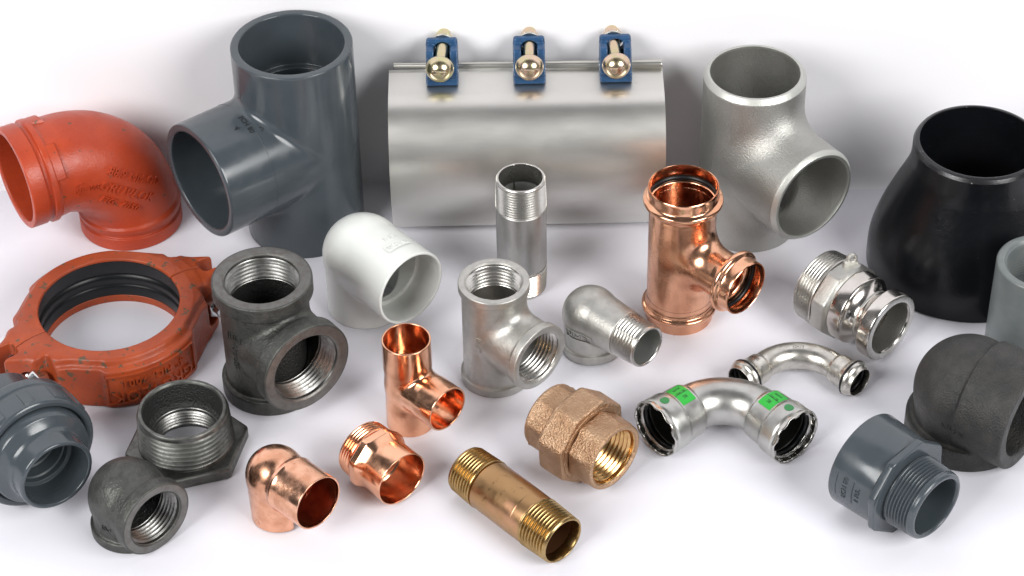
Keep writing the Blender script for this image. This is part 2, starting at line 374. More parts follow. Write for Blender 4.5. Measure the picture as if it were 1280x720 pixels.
# mould seams
build('mould_seam', join(patch(up(), H / 2 - .18, H / 2 + .18, 0, PI, r - .05, .2, 3, 60), gbox((r + .02, -36, H / 2), (.16, 18.5, .16), bev=.05)), M['pvc'], pt)
bz = Bend((0, 0, H / 2), (0, -1, 0), (0, 0, 1), 1, 1, .5)
build('mould_seam', rev(arm(H / 2), [(30.6, r - .2), (30.6, r + .14), (31.0, r + .14), (31.0, r - .2)], .1), M['pvc'], pt)
for i, (s, zz, sz) in enumerate((('D2467', 0, 3.6), ('PVC I', 1, 3.6), ('NSF-PW', 2, 3.6), ('SCH 80', 3, 3.4), ('4', 4, 4))):
    ft = arm(H / 2)
    build('raised_lettering', text(s, sz, .35, on_cyl(ft, r + .05, 16 + (2.2 - zz) * -5.2 + 12, math.radians(72), 'p', -1, 1)), M['ink'], pt, 30)

# ================================================================== large stainless butt-weld tee
st = thing('steel_tee', 112.6, 45.8, 34, 'large matt blasted stainless steel tee with softly flared branch, standing behind the copper press tee', 'pipe tee')
r = 23.5; H = 87.2; Lb = 45.4
F = tee_fn(r, r, H, Lb, 16, 20.6, ke=.5, ki=8)
def Fs(x, y, z, F=F):
    zc = 43.6; q = np.sqrt(x * x + y * y); qa = np.sqrt(x * x + (z - zc) ** 2)
    v = F(x, y, z)
    v = smax(v, np.where(z > 78, (q - 21.6) * .8 + (z - 87.2) * .6, -9), .4)            # weld bevels on the rims
    return smax(v, np.where(-y > 37, (qa - 21.9) * .8 + (-y - 45.4) * .6, -9), .4)
build('body', iso(Fs, (-26, -46.5, -1), (26, 26, 88.5), .55), M['blast'], st, None)
def bevel_ring(fr, s, ri, rm, ro):
    return rev(fr, [(s - 1.2, ri - .05), (s + .05, ri - .03), (s + .06, rm), (s - (ro - rm) * 1.3, ro + .07), (s - (ro - rm) * 1.3 - .8, ro - .3)], .15)
build('bevelled_rim', bevel_ring(up(), H, 20.6, 21.7, 23.5), M['blast_edge'], st)
build('bevelled_rim', bevel_ring(arm(H / 2), Lb, 20.6, 21.9, 23.5), M['blast_edge'], st)

# ================================================================== black reducer
rd = thing('reducer', 211.3, 12.9, 0, 'big black painted steel reducer flaring from an open top to a wide base', 'pipe reducer')
H = 70.1
prof = [(H - 30, 24.5), (H - 8, 26.4), (H - .2, 26.6)]
build('bore', rev(up(), [(2, 40), (14, 39), (30, 31), (44, 26.2), (H - 8, 26.2), (H - .6, 26.5)], .8, 192), M['blackpaint'], rd)
def nz(s, r, ph): return s, r
op = [(H - 2.2, 29.35), (62, 29.5), (58, 29.9), (53, 31.2), (47, 33.6), (40, 36.6), (33, 39.4), (27, 41.6), (21, 43.4), (16, 44.6), (11, 45.2), (6, 45.3), (1.2, 45.3), (0, 44.0), (0, 40)]
from mathutils import geometry
def cr(pts, n=6):                       # Catmull-Rom through the profile
    P = [pts[0]] + list(pts) + [pts[-1]]; out = []
    for i in range(1, len(P) - 2):
        for j in range(n):
            t = j / n; a, b, c, d = [np.array(q, float) for q in P[i - 1:i + 3]]
            out.append(tuple(.5 * ((2 * b) + (-a + c) * t + (2 * a - 5 * b + 4 * c - d) * t * t + (-a + 3 * b - 3 * c + d) * t ** 3)))
    out.append(tuple(pts[-1])); return out
build('body', rev(up(), cr(op[:13]) + op[13:], 0, 200), M['blackpaint'], rd)
build('bevelled_rim', rev(up(), [(H - 5, 26.35), (H - .05, 26.55), (H, 27.2), (H - .6, 28.5), (H - 2.2, 29.4)], .2, 200), M['blackrim'], rd)

# ================================================================== threaded black tee / stainless tee
def threaded_end(fr, s, rface, rmouth, rth, depth, m_face, m_thread, parent, pitch=2.1, rcav=None, name='threaded_bore'):
    build('rim_face', rev(fr, [(s - .8, rface - .25), (s + .05, rface - .35), (s + .06, rmouth), (s - .7, rmouth - .9)], .2), m_face, parent)
    build(name, rev(fr, [(s - .6, rmouth - .85), (s - 1.0, rth + .75), T(s - 1.1, s - depth, rth + 1.0, rth + .5, 1.15, pitch), (s - depth - .3, rth - .1), (s - depth - .4, (rcav or rth) + .8)], .15, 160), m_thread, parent)
bt = thing('iron_tee', -107.2, -62.4, 37.1, 'dark rough cast iron threaded tee standing beside the flat orange coupling', 'pipe tee')
r = 21.8; H = 60.7; Lb = 31.0
F = tee_fn(r, 19.4, H, Lb, 3.0, 16.9, 7.5, 21.8, .7, kc=1.4, wall_socket=(17.2, 15))
def Fb(x, y, z, F=F):
    q = np.sqrt(x * x + y * y)
    v = F(x, y, z)
    seam = np.maximum(np.maximum(np.abs(x) - .45, q - 20.0), 17.5 - q)     # parting ridge on the front
    return v
b_bt = build('body', iso(Fb, (-23, -32.2, -1), (23, 23, 61.8), .42), M['mall'], bt, None)
threaded_end(up(), H, 21.4, 17.0, 15.3, 13, M['iron_face'], M['iron_cut'], bt, rcav=16.5)
threaded_end(arm(H / 2), Lb, 21.4, 17.0, 15.3, 13, M['iron_face'], M['iron_cut'], bt, rcav=16.5)
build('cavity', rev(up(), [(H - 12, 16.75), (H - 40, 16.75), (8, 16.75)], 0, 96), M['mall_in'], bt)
t_ = tree(b_bt)
build('raised_lettering', text('(UL)', 4.6, .9, onto(t_, on_cyl(up(), 19.45, 40, math.radians(-168), 'p', 1, 1))), M['mall'], bt, 30)
build('raised_lettering', text('150 USA', 4.2, .9, onto(t_, on_cyl(up(), 19.45, 29, math.radians(-168), 's', -1, 1))), M['mall'], bt, 30)

ss = thing('stainless_tee', -7.8, -59.8, 43.9, 'satin cast stainless threaded tee in the middle, in front of the upright steel nipple', 'pipe tee')
r = 15.6; H = 54.5; Lb = 27.8
F = tee_fn(r, 14.3, H, Lb, 6.5, 12.6, 4.2, 15.6, .6, kc=1.2, wall_socket=(12.8, 12))
b_ss = build('body', iso(F, (-17, -29, -1), (17, 17, 55.6), .34), M['ss_cast'], ss, None)
threaded_end(up(), H, 15.25, 12.9, 11.6, 12, M['ss_cast'], M['ss_cut'], ss, 1.75, 12.3)
threaded_end(arm(H / 2), Lb, 15.25, 12.9, 11.6, 12, M['ss_cast'], M['ss_cut'], ss, 1.75, 12.3)
build('raised_lettering', text('Bi 1"', 3.8, .7, onto(tree(b_ss), on_cyl(up(), 14.35, 29, math.radians(-164), 's', -1, 1))), M['ss_cast'], ss, 30)

# ================================================================== upright steel nipple
npp = thing('steel_nipple', 4.8, 1.6, 20, 'slim dull stainless pipe nipple standing upright, threaded at both ends, before the steel band', 'pipe nipple')
H = 63.3; R_ = 11.4
build('pipe', rev(up(), [(20, 9.8), (H - 12, 9.9), (H - .6, 9.9)], 0), M['pipe_in'], npp)
build('pipe_wall', rev(up(), [(14.2, 10.7), (14.8, 11.5), (47, 11.5), (47.6, 10.8)], .3), M['ss_pipe'], npp)
build('thread', rev(up(), [(H - 10, 9.85), (H, 9.9), (H, 10.7), (H - .5, 11.0), T(H - .6, 47.4, 11.2, 11.6, .9, 1.45), (47.2, 10.7)], .15, 160), M['ss_cut'], npp)
build('thread', rev(up(), [(14.4, 10.7), T(14.3, .6, 11.6, 11.2, .8, 1.65), (0, 10.6), (0, 9.9)], .15, 160), M['ss_cut'], npp)
build('weld_seam', gbox((0.5, 9.75, 50), (.35, .25, 13), bev=.1), M['ss_cut'], npp)

# ================================================================== copper press tee
cp = thing('press_tee', 76.1, -20.6, 43.6, 'tall copper press tee with beaded ends and black seals, before the blasted steel tee', 'pipe tee')
H = 73.6; Lb = 38.3; zc = H / 2 + 1
def Fc(x, y, z):
    o = smin(cz(x, y, z, 15.0), ca(x, y, z, 10.6, zc), 7.5)
    o = smax(o, z - 62, .3); o = smax(o, 11 - z, .3); o = smax(o, -y - 27.5, .3)
    i = smin(cz(x, y, z, 14.2), ca(x, y, z, 9.8, zc), 7.5)
    return np.maximum(o, -i)
build('body', iso(Fc, (-17, -28.6, 10), (17, 17, 63), .36), M['copper_sat'], cp, None)
def press_end(fr, s, rr, rb, rt, parent, m, mi, sgn=1, tail=13):
    # from the inside tail outwards to the lip and back along the outside over the bead
    P = [(s - tail, rt - .75), (s - 9.6, rt - .75), (s - 8.6, rr - 1.2), (s - 7.6, rb - 1.1), (s - 6.2, rb - 1.1), (s - 5.0, rr - .9), (s - .1, rr - .7), (s, rr - .35), (s - .1, rr), (s - 4.2, rr + .05), (s - 5.2, rr + .5),
         (s - 6.0, rb - .25), (s - 7.0, rb), (s - 8.0, rb - .25), (s - 9.0, rr + .45), (s - 9.9, rt + .5), (s - 10.8, rt + .12), (s - tail, rt + .08)]
    e = build('press_socket', rev(fr, cr(P, 3), 0, 160), m, parent, 60)
    return e
def flipz(z): return Fr((0, 0, 0), (0, 0, -1), (1, 0, 0))
press_end(up(), H, 15.6, 17.7, 15.0, cp, M['copper'], None)
press_end(Fr((0, 0, 0), (0, 0, -1), (1, 0, 0)), 0, 15.2, 17.2, 15.0, cp, M['copper_sat'], None)
press_end(arm(zc), Lb, 12.7, 14.8, 10.6, cp, M['copper'], None)
build('seal_ring', torus(up(), H - 6.9, 15.6, 1.35), M['rubber'], cp)
build('seal_ring', torus(arm(zc), Lb - 6.9, 12.7, 1.25), M['rubber'], cp)

# ================================================================== small copper tee
ct = thing('copper_tee', -45.3, -89, 44, 'small shiny copper solder tee standing between the iron tee and the satin stainless tee', 'pipe tee')
H = 47.7; Lb = 24.4; zc = H / 2 - 1
def Fd(x, y, z):
    q = np.sqrt(x * x + y * y); qa = np.sqrt(x * x + (z - zc) ** 2)
    ro = 10.25 + .25 * np.clip((z - 30) / 3, 0, 1) + .2 * np.clip((14 - z) / 3, 0, 1)
    ra = 10.1 + .35 * np.clip((-y - 11) / 3, 0, 1)
    o = smin(q - ro, np.sqrt(x * x + np.maximum(y, 0) ** 2 + (z - zc) ** 2) - ra, 1.6)
    o = smax(o, z - H, .25); o = smax(o, -z, .25); o = smax(o, -y - Lb, .25)
    i = smin(q - ro + .75, np.sqrt(x * x + np.maximum(y, 0) ** 2 + (z - zc) ** 2) - ra + .75, 1.6)
    return smax(o, -i, .25)
build('body', iso(Fd, (-11.6, -25.4, -1), (11.6, 11.6, 48.7), .26), M['copper'], ct, None)
build('stop_bead', torus(up(), 31, 9.75, .35), M['copper_in'], ct)

# ================================================================== elbows
def elbow_fn(zc, La, rv, ra, rs, riv, ria, ris, k=1.0, collars=(), ke=.6, ki=1.0, kc=1.0, taper=0):
    def F(x, y, z):
        q = np.sqrt(x * x + y * y); qa = np.sqrt(x * x + (z - zc) ** 2); qs = np.sqrt(x * x + y * y + (z - zc) ** 2)
        v = np.where(z < zc, q, qs) - rv; a = np.where(y < 0, qa + taper * np.maximum(-y, 0), qs) - ra
        o = smin(smin(v, a, k), qs - rs, k)
        for (wh, r_, s0, s1) in collars: o = smin(o, ring(q, z, r_, s0, s1, .7) if wh == 'v' else ring(qa, -y, r_, s0, s1, .7), kc)
        o = smax(o, -z, ke); o = smax(o, -y - La, ke)
        vi = np.where(z < zc, q, qs) - riv; ai = np.where(y < 0, qa, qs) - ria
        i = smin(vi, ai, ki)
        if ris: i = np.minimum(i, np.maximum(qa - ris[0], La - ris[1] + y))
        return smax(o, -i, ke)
    return F
wl = thing('plastic_elbow', -67, -9.5, 41, 'glossy white plastic elbow beside the tall dark grey plastic tee', 'pipe elbow')
zc = 30.3; La = 34.0; R_ = 18.1
F = elbow_fn(zc, La, 18.0, 18.1, 17.9, 15.2, 15.2, (16.8, 15), 1.5, ke=.7)
b_wl = build('body', iso(F, (-20, -34.5, -1), (20, 20, 50), .40), M['white'], wl, None)
fw = arm(zc)
build('raised_panel', join(patch(fw, 20.6, 25.6, math.radians(64), math.radians(104), 18.12, .4, 4, 16)), M['white'], wl, 30)
build('raised_lettering', text('SCH 40', 3.6, .8, on_cyl(fw, 18.5, 23.1, math.radians(84), 'p', -1, 1)), M['white'], wl, 30)
build('raised_lettering', text('1 1/2', 3.2, .8, on_cyl(fw, 18.25, 16.8, math.radians(84), 'p', -1, 1)), M['white'], wl, 30)
build('gate_mark', rev(Fr((0, -2.0, zc), (0, -.18, 1), (1, 0, 0)), [(17.6, 1.6), (18.4, 1.5), (18.42, 1.2), (18.1, .9), (18.3, .01)], .1, 32), M['white'], wl)

sl = thing('street_elbow', 35.4, -42.7, 43.8, 'satin cast stainless street elbow with one male threaded end, beside the tall copper press tee', 'pipe elbow', tilt=-2.0, z=.3)
zc = 19.5; La = 34.6
F = elbow_fn(zc, 21.4, 12.2, 12.2, 12.6, 10.6, 8.2, None, 1.2, [('v', 13.3, -1, 4.6)], .6, taper=.07)
b_sl = build('body', iso(F, (-14, -22.4, -1), (14, 14, 33.4), .32), M['ss_cast'], sl, None)
build('bore', rev(arm(zc), [(8, 7.9), (18, 8.2), (La - .9, 8.46)], 0), M['pipe_in'], sl)
build('male_thread', rev(arm(zc), [(La - 1, 8.45), (La - .5, 8.5), (La, 9.0), (La, 9.6), T(La - .5, 21.2, 9.8, 10.5, 1.0, 1.6), (20.0, 9.8)], .2, 160), M['ss_cut'], sl)
fs = Fr((0, 0, 13.5), (0, 0, 1), (1, 0, 0))
fe = up(0)
t_ = tree(b_sl); cyl_ = onto(t_, on_cyl(fe, 12.05, 15.5, math.radians(-166), 'p', 1, 1))
def bar(u0, u1, v0, v1, h=.5, n=10):
    P = []; 
    for k in range(n + 1):
        u = u0 + (u1 - u0) * k / n; v = v0 + (v1 - v0) * k / n
        dx, dy = (0, .28) if abs(u1 - u0) > abs(v1 - v0) else (.28, 0)
        P += [cyl_(u - dx, v - dy, -.2), cyl_(u - dx, v - dy, h), cyl_(u + dx, v + dy, h), cyl_(u + dx, v + dy, -.2)]
    return np.array(P), [(4 * k + j, 4 * k + j + 1, 4 * k + j + 5, 4 * k + j + 4) for k in range(n) for j in range(3)]
build('raised_frame', join(bar(-6.2, 6.2, 2.4, 2.4), bar(-6.2, 6.2, -2.4, -2.4), bar(-6.2, -6.2, -2.4, 2.4, n=4), bar(6.2, 6.2, -2.4, 2.4, n=4)), M['ss_cast'], sl, 40)
build('raised_lettering', text('316-1/2', 3.0, .9, cyl_, 1.0), M['ss_cast'], sl, 30)

ce = thing('copper_elbow', -98.7, -143.7, 45.5, 'polished pale copper elbow with mottled base at the front, near the small iron elbow', 'pipe elbow', tilt=-2, z=.3)
zc = 21.8; La = 26.0
F = elbow_fn(zc, 11.5, 12.3, 11.7, 11.9, 11.6, 11.0, None, 1.5, (), .25)
build('body', iso(F, (-13.4, -12.4, -1), (13.4, 13.4, 36), .28), M['copper_pale'], ce, None)
build('socket', rev(arm(zc), [(3, 11.1), (La - 11, 11.2), (La - .1, 11.4), (La, 11.75), (La - .1, 12.15), (11.2, 12.15), (9.6, 12.6), (8.6, 12.3), (7.2, 11.6)], .35), M['copper_pale'], ce, 60)
build('bore', rev(arm(zc), [(-6, 8), (2, 11.0), (La - 1.2, 11.12)], 0), M['copper_in'], ce)

se = thing('iron_elbow', -160.4, -149.1, 43.5, 'small dark cast iron threaded elbow, frontmost in the lower left, before the hexagonal bushing', 'pipe elbow')
zc = 17.0; La = 19.0
F = elbow_fn(zc, La, 15.4, 15.4, 15.7, 12.6, 12.6, None, 2.2, [('v', 17.0, -1, 4.6), ('a', 17.0, La - 5.5, La + 1)], .7, kc=1.4)
b_se = build('body', iso(F, (-18.4, -19, -1), (18.4, 18.4, 35), .38), M['mall'], se, None)
threaded_end(arm(zc), La, 16.6, 13.3, 12.0, 12, M['iron_face'], M['iron_cut'], se, 1.9, 12.8)
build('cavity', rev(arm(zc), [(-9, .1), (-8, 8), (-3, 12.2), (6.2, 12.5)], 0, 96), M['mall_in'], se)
build('raised_lettering', text('6V', 5.4, .9, onto(tree(b_se), on_cyl(up(), 15.7, 11.5, math.radians(-164), 'p', 1, 1))), M['mall'], se, 30)

fo = thing('forged_elbow', 193.8, -102.4, 51.7, 'thick dull black forged steel elbow at the right edge, behind the threaded grey adapter', 'pipe elbow')
zc = 25.0; La = 28.5
F = elbow_fn(zc, La, 22.2, 21.8, 22.9, 16, 17.2, (18.6, 12), 3.0, [('v', 25.6, -1, 10.5), ('a', 24.8, 5.6, La + 1)], 1.3, kc=1.8)
b_fo = build('body', iso(F, (-27, -30, -1), (27, 27, 50), .5), M['forged'], fo, None)
build('stamped_mark', text('A105N', 3.8, .5, onto(tree(b_fo), on_cyl(up(), 23.2, 22, math.radians(-168), 'p', 1, 1))), M['forged'], fo, 30)

# ================================================================== orange grooved elbow
oe = thing('grooved_elbow', -182.3, 56.8, -60, 'glossy orange painted grooved elbow at the upper left, open mouth towards the left edge', 'pipe elbow')
zc = 46.5; La = 53.5; Rb = 35.0
bd = Bend((0, 0, 0), (0, 0, 1), (0, -1, 0), zc, La, Rb); LL = bd.L
pr = [(14, 20.6), (1, 21), (0, 21.4), (0, 24.0), (.4, 24.4), (6.6, 24.4), (7.1, 23.3), (9.4, 23.3), (9.9, 24.6), (12.4, 24.7), (14.2, 23.6), (20, 23.2), (LL * .42, 23.9), (LL * .58, 23.9), (LL - 20, 23.2),
      (LL - 14.4, 23.7), (LL - 13, 24.9), (LL - 10.4, 24.9), (LL - 9.8, 23.2), (LL - 8.2, 23.2), (LL - 7.8, 24.4), (LL - .4, 24.4), (LL, 24.0), (LL, 21.6), (LL - .8, 21.1), (LL - 22, 20.6), (LL - 40, 20)]
b_oe = build('body', rev(bd, pr, .45, 176, dense=2.0), M['orange'], oe, 32)
def pad(s0, s1, p0, p1, r0, h):
    v, f = patch(bd, s0, s1, math.radians(p0), math.radians(p1), r0, h, 6, 26)
    v2, f2 = patch(bd, s0 - .8, s1 + .8, math.radians(p0 - 2), math.radians(p1 + 2), r0, -.6, 6, 26)
    ns, npn = 6, 26; n = ns * npn
    F_ = f.tolist(); 
    rim = [i for i in range(npn)] + [k * npn + npn - 1 for k in range(1, ns)] + [(ns - 1) * npn + i for i in range(npn - 2, -1, -1)] + [k * npn for k in range(ns - 2, 0, -1)]
    for a, b in zip(rim, rim[1:] + rim[:1]): F_.append([a, b, b + n, a + n])
    return np.concatenate([v, v2]), [tuple(q) for q in F_]
# end pads on the shoulders (phi: 0 = bend binormal side, 90 = outside of the bend)
for s0, s1, p0, p1 in ((12.5, 16.5, 150, 196), (13.5, 18.5, 100, 128), (LL - 17.5, LL - 12, 20, 60), (LL - 18.5, LL - 12.5, 98, 150), (LL - 17.5, LL - 12.5, 176, 235)):
    build('shoulder_lug', pad(s0, s1, p0, p1, 23.7, .9), M['orange'], oe, 30)
def on_bend(s0, ph0, r_, rot=0.0, d=1):
    def f(u, v, w):
        a = u * math.cos(rot) - v * math.sin(rot); b = u * math.sin(rot) + v * math.cos(rot)
        return bd.pt(s0 - d * b * 1.0, r_ + w, ph0 + d * a / r_ * -1)
    return f
def side(P0, e1, e2, push):               # lettering laid on the side of the bend by aiming at the torus from the side
    def f(u, v, w):
        y = P0[0] + u * e1[0] + v * e2[0]; z = P0[1] + u * e1[1] + v * e2[1]
        cy, cz_ = -Rb, zc - Rb             # centre of the bend in the (y,z) plane
        dy, dz = y - cy, z - cz_; rho = math.hypot(dy, dz)
        if dz > 0 and dy > 0: off = rho - Rb
        elif dz <= 0: off = dy - Rb
        else: off = dz - Rb
        x = math.sqrt(max(23.75 ** 2 - off ** 2, .01)) + w + push
        return (x, y, z)
    return f
t_ = tree(b_oe)
for s, sz, P0 in (('88.9 MM OD', 5.2, (-3.5, 41.5)), ('GRUVLOK', 6.4, (-8.5, 36.0)), ('FIG. 7050', 5.0, (-13, 30.8))):
    build('raised_lettering', text(s, sz, 1.9, onto(t_, side(P0, (.80, -.60), (.60, .80), .0)), 1.1, .2, 1), M['orange'], oe, 30)
build('raised_lettering', text('USA', 4.2, 1.3, onto(t_, side((-31, 46), (-.1, -.99), (.99, -.1), .0)), 1.0, 0, 1), M['orange'], oe, 30)
build('raised_lettering', text('3000', 3.4, 1.3, onto(t_, side((-24, 45), (.99, -.12), (.12, .99), .0)), 1.0, 0, 1), M['orange'], oe, 30)

# ================================================================== orange coupling
cg = thing('pipe_coupling', -179.9, -35.8, 34.8, 'worn orange two-piece pipe coupling lying flat on the left with a black rubber gasket', 'pipe coupling')
TH = 25.5
def Fh(x, y, z):
    q = np.sqrt(x * x + y * y); th = np.arctan2(y, x)
    f = np.abs(np.mod(np.degrees(th) - 90 + 180, 360) - 180)            # angle from the middle of each half
    f = np.minimum(f, np.abs(180 - f))
    raised = 1 / (1 + np.exp((f - 33) * 1.2))
    wide = 1 / (1 + np.exp((60 - f) * .25))
    ro = 40.6 + 1.8 * raised + 6.0 * wide
    zt = TH - 2.6 * 1 / (1 + np.exp((q - 38.2 - .8 * raised - 5 * wide) * -3.0)) - np.maximum(q - 37.5, 0) * .3
    body = smax(q - ro, z - zt, 1.2); body = smax(body, -z - 0.0 + np.maximum(q - 38.5, 0) * .25, 1.0)
    ax_ = np.abs(x)
    lug = box(ax_, y, z, (44.5, 0, 12.4), (12.5, 12.4, 11.7), 3.2)
    lug = smax(lug, (ax_ - 46) * .55 + (np.abs(y) - 10.5) * .83, 2.5)
    neck = box(ax_, y, z, (37, 0, 12.5), (8, 18, 11.5), 3)
    o = smin(smin(body, neck, 3), lug, 3)
    bore = q - 31.4 - np.where((z > 4.0) & (z < TH - 1.6), 2.0, 0)
    o = smax(o, -bore, .7)
    hole = np.sqrt((ax_ - 45.5) ** 2 + (z - 12.5) ** 2) - 4.6
    return smax(o, -hole, .6)
def half(sg):
    def F(x, y, z):
        v = smax(Fh(x, y, z), .28 - sg * y, .5)
        win = box(np.abs(x), y, z, (55.0, 0, 12), (8.5, 4.2, 30), 2.0)      # open gap in the middle of the pads
        poc = box(np.abs(x), np.abs(y), z, (45.5, 22.5, 19), (7.6, 9.5, 13.0), 2.5)     # pocket round the nut
        v = smax(v, -poc, 1.2)
        return smax(v, -win, .8)
    return F
b_h = build('housing_half', iso(half(-1), (-58, -46, -1), (58, 1, TH + 2), .55), M['orange_worn'], cg, None)
build('housing_half', iso(half(1), (-58, -1, -1), (58, 46, TH + 2), .55), M['orange_worn'], cg, None)
g = [(3.4, 34), (3.6, 32.2), (4.4, 31.6), (8.4, 31.8), (9.8, 32.5), (11.0, 32.3), (13.0, 31.9), (14.4, 32.4), (15.4, 33.0), (16.6, 32.4), (23.2, 31.55), (23.9, 31.9), (24.0, 34)]
build('gasket', rev(up(), cr(g, 3), 0, 176), M['rubber'], cg, 70)
fc = up()
def bolt(x):
    fr = Fr((x, 0, 12.5), (0, 1, 0), (1, 0, 0))
    b_ = build('bolt', rev(fr, [(-21, .01), (-21, 3.0), T(-20.5, -9, 3.3, 3.3, .35, .9), (-6, 3.6), (13, 3.6), (13, 6.2), (16, 5.6), (17.2, 3.6), (17.5, .01)], .3, 96), M['bolt'], cg)
    n_ = build('nut', rev(fr, [(-18.2, 3.2), (-18.4, 4.6), (-18.0, 5.2, 6), (-13.6, 5.9, 6), (-12.9, 5.9, 6), (-12.8, 3.0)], .3, 96), M['bolt'], b_)
bolt(-45.5); bolt(45.5)
def outer(sx, z0, rr):
    return on_cyl(up(), rr, z0, math.radians(sx), 'p', -1, -1)
# panel on the front face; the lettering is upside down as it lies
fp = up()
frm = [patch(fp, 3.0, 3.6, math.radians(-118), math.radians(-66), 42.3, .8, 3, 40), patch(fp, 16.4, 17.0, math.radians(-118), math.radians(-66), 42.3, .8, 3, 40),
       patch(fp, 3.0, 17.0, math.radians(-66.8), math.radians(-66), 42.3, .8, 8, 3), patch(fp, 3.0, 17.0, math.radians(-118), math.radians(-117.2), 42.3, .8, 8, 3)]
t_ = tree(b_h); o_ = onto(t_, outer(-92, 11.2, 42.5))
def cbar(u0, u1, v0, v1, h=1.0, n=40):
    P = []
    for k in range(n + 1):
        u = u0 + (u1 - u0) * k / n; v = v0 + (v1 - v0) * k / n
        dx, dy = (0, .4) if abs(u1 - u0) > abs(v1 - v0) else (.4, 0)
        P += [o_(u - dx, v - dy, -.3), o_(u - dx, v - dy, h), o_(u + dx, v + dy, h), o_(u + dx, v + dy, -.3)]
    return np.array(P), [(4 * k + j, 4 * k + j + 1, 4 * k + j + 5, 4 * k + j + 4) for k in range(n) for j in range(3)]
build('raised_frame', join(cbar(-22, 22, 7.2, 7.2), cbar(-22, 22, -8, -8), cbar(-22, -22, -8, 7.2, n=8), cbar(22, 22, -8, 7.2, n=8)), M['orange_worn'], cg, 40)
build('raised_lettering', text('GRUVLOK', 8.4, 2.2, onto(t_, outer(-92, 7.2, 42.6)), 1.05, 0, 1), M['orange_worn'], cg, 30)
build('raised_lettering', text('4" FIG. 7001', 5.4, 2.0, onto(t_, outer(-92, 14.8, 42.5)), 1.1, 0, 1), M['orange_worn'], cg, 30)

# ================================================================== stainless repair clamp
rc = thing('repair_clamp', 0, 0, 0, 'wide stainless sheet repair clamp against the backdrop, with three blue lugs and yellow bolts', 'repair clamp')
a, b_, yc = 26.0, 36.0, 55.2
PR = []
for d in np.linspace(-60, 183, 84):           # angle from the lowest point, through the front, to the top
    t = math.radians(d); PR.append((yc - a * math.sin(t), b_ - b_ * math.cos(t)))
PR = PR[:-1] + [(yc + 8, 72.6), (yc + 14.5, 73.2), (yc + 15.6, 74.6)]
x0, x1 = -55.4, 72.0
def sheet(PR, th):
    P = np.array(PR); n = len(P); tg = np.gradient(P, axis=0); tg /= np.linalg.norm(tg, axis=1)[:, None]; nn = np.stack([tg[:, 1], -tg[:, 0]], 1)
    Q = P - nn * th; loop = np.concatenate([P, Q[::-1]]); m = len(loop)
    nx = 24; V = []
    for i in range(nx + 1):
        x = x0 + (x1 - x0) * i / nx
        for (y, z) in loop: V.append((x, y - .045 * (x - 8) * 0 + 0, z))
    Fs_ = []
    for i in range(nx):
        for j in range(m): Fs_.append((i * m + j, (i + 1) * m + j, (i + 1) * m + (j + 1) % m, i * m + (j + 1) % m))
    for base in (0, nx * m):
        for j in range(n - 1): Fs_.append((base + j, base + j + 1, base + m - 2 - j, base + m - 1 - j))
    return np.array(V), Fs_
bo = build('band', sheet(PR, .8), M['band'], rc, 40)
build('rod', rev(Fr((x0 + 2, 73.4, 75.1), (x1 - x0 - 2, -3.0, .2), (0, 0, 1)), [(0, .01), (0, 1.5), (60, 1.75), (124, 2.3), (125.3, 2.3), (125.3, .01)], .3, 40), M['rod'], rc)
def lug(xc, up_h, dxs):
    def F(x, y, z):
        X = x - xc
        base = box(X, y, z, (0, 66.0, 75.4), (7.4, 7.6, 1.7), .7)
        s1 = box(np.abs(X), y, z, (5.5, 67.0, 80.6), (1.8, 6.8, 7.0), .8)
        s1 = smax(s1, (z - 80) * .5 + (62 - y) * .9, .6)
        back = box(X, y, z, (0, 74.0, 80.5), (7.3, 1.9, 7.6 + up_h), 1.4)
        o = smin(smin(base, s1, .8), back, .8)
        hole = np.maximum(np.sqrt((X - .2) ** 2 + (z - 85.0) ** 2) - 3.7, 69 - y)
        o = smax(o, -hole, .4)
        return o
    root = build('lug', iso(F, (xc - 9, 54, 72), (xc + 9, 77, 92), .33), M['blue'], rc, None)
    return root
def cbolt(xh, dx, m, zt=0):
    A = np.array((dx, 22.5, 3.6 + zt)); f = Fr((xh, 58.6, 83.2), A, (0, 0, 1))
    P = [(-5.6, .01), (-5.4, 2.0), (-4.6, 4.0), (-2.9, 5.6), (-.6, 6.5), (1.2, 6.5), (2.4, 6.0), (3.0, 4.6), (3.6, 3.6), (4.6, 3.0), (12, 3.0), (21, 3.0), (24.2, 3.0), (24.8, 2.4), (25, .01)]
    h = build('bolt', rev(f, [*cr(P[:7], 3), *P[7:]], .3, 72), m, rc, 60)
    build('washer', rev(f, [(17.6, 3.1), (17.6, 4.9), (18.6, 4.9), (18.6, 3.1)], .2, 64), M['rod'], h)
    build('nut', rev(f, [(18.7, 3.1), (18.8, 4.3, 6), (20.4, 4.4, 6), (20.8, 3.8, 6), (20.8, 3.0)], .2, 72), m, h)
for xc, uh, dx, mm in ((-30.4, 1.6, 1.8, 'zinc'), (10.0, 1.6, .4, 'zinc_pink'), (50.0, 1.6, -1.2, 'zinc_pink')):
    lug(xc, uh, 0); cbolt(xc - (.9 if xc < 0 else 0), dx, M[mm])

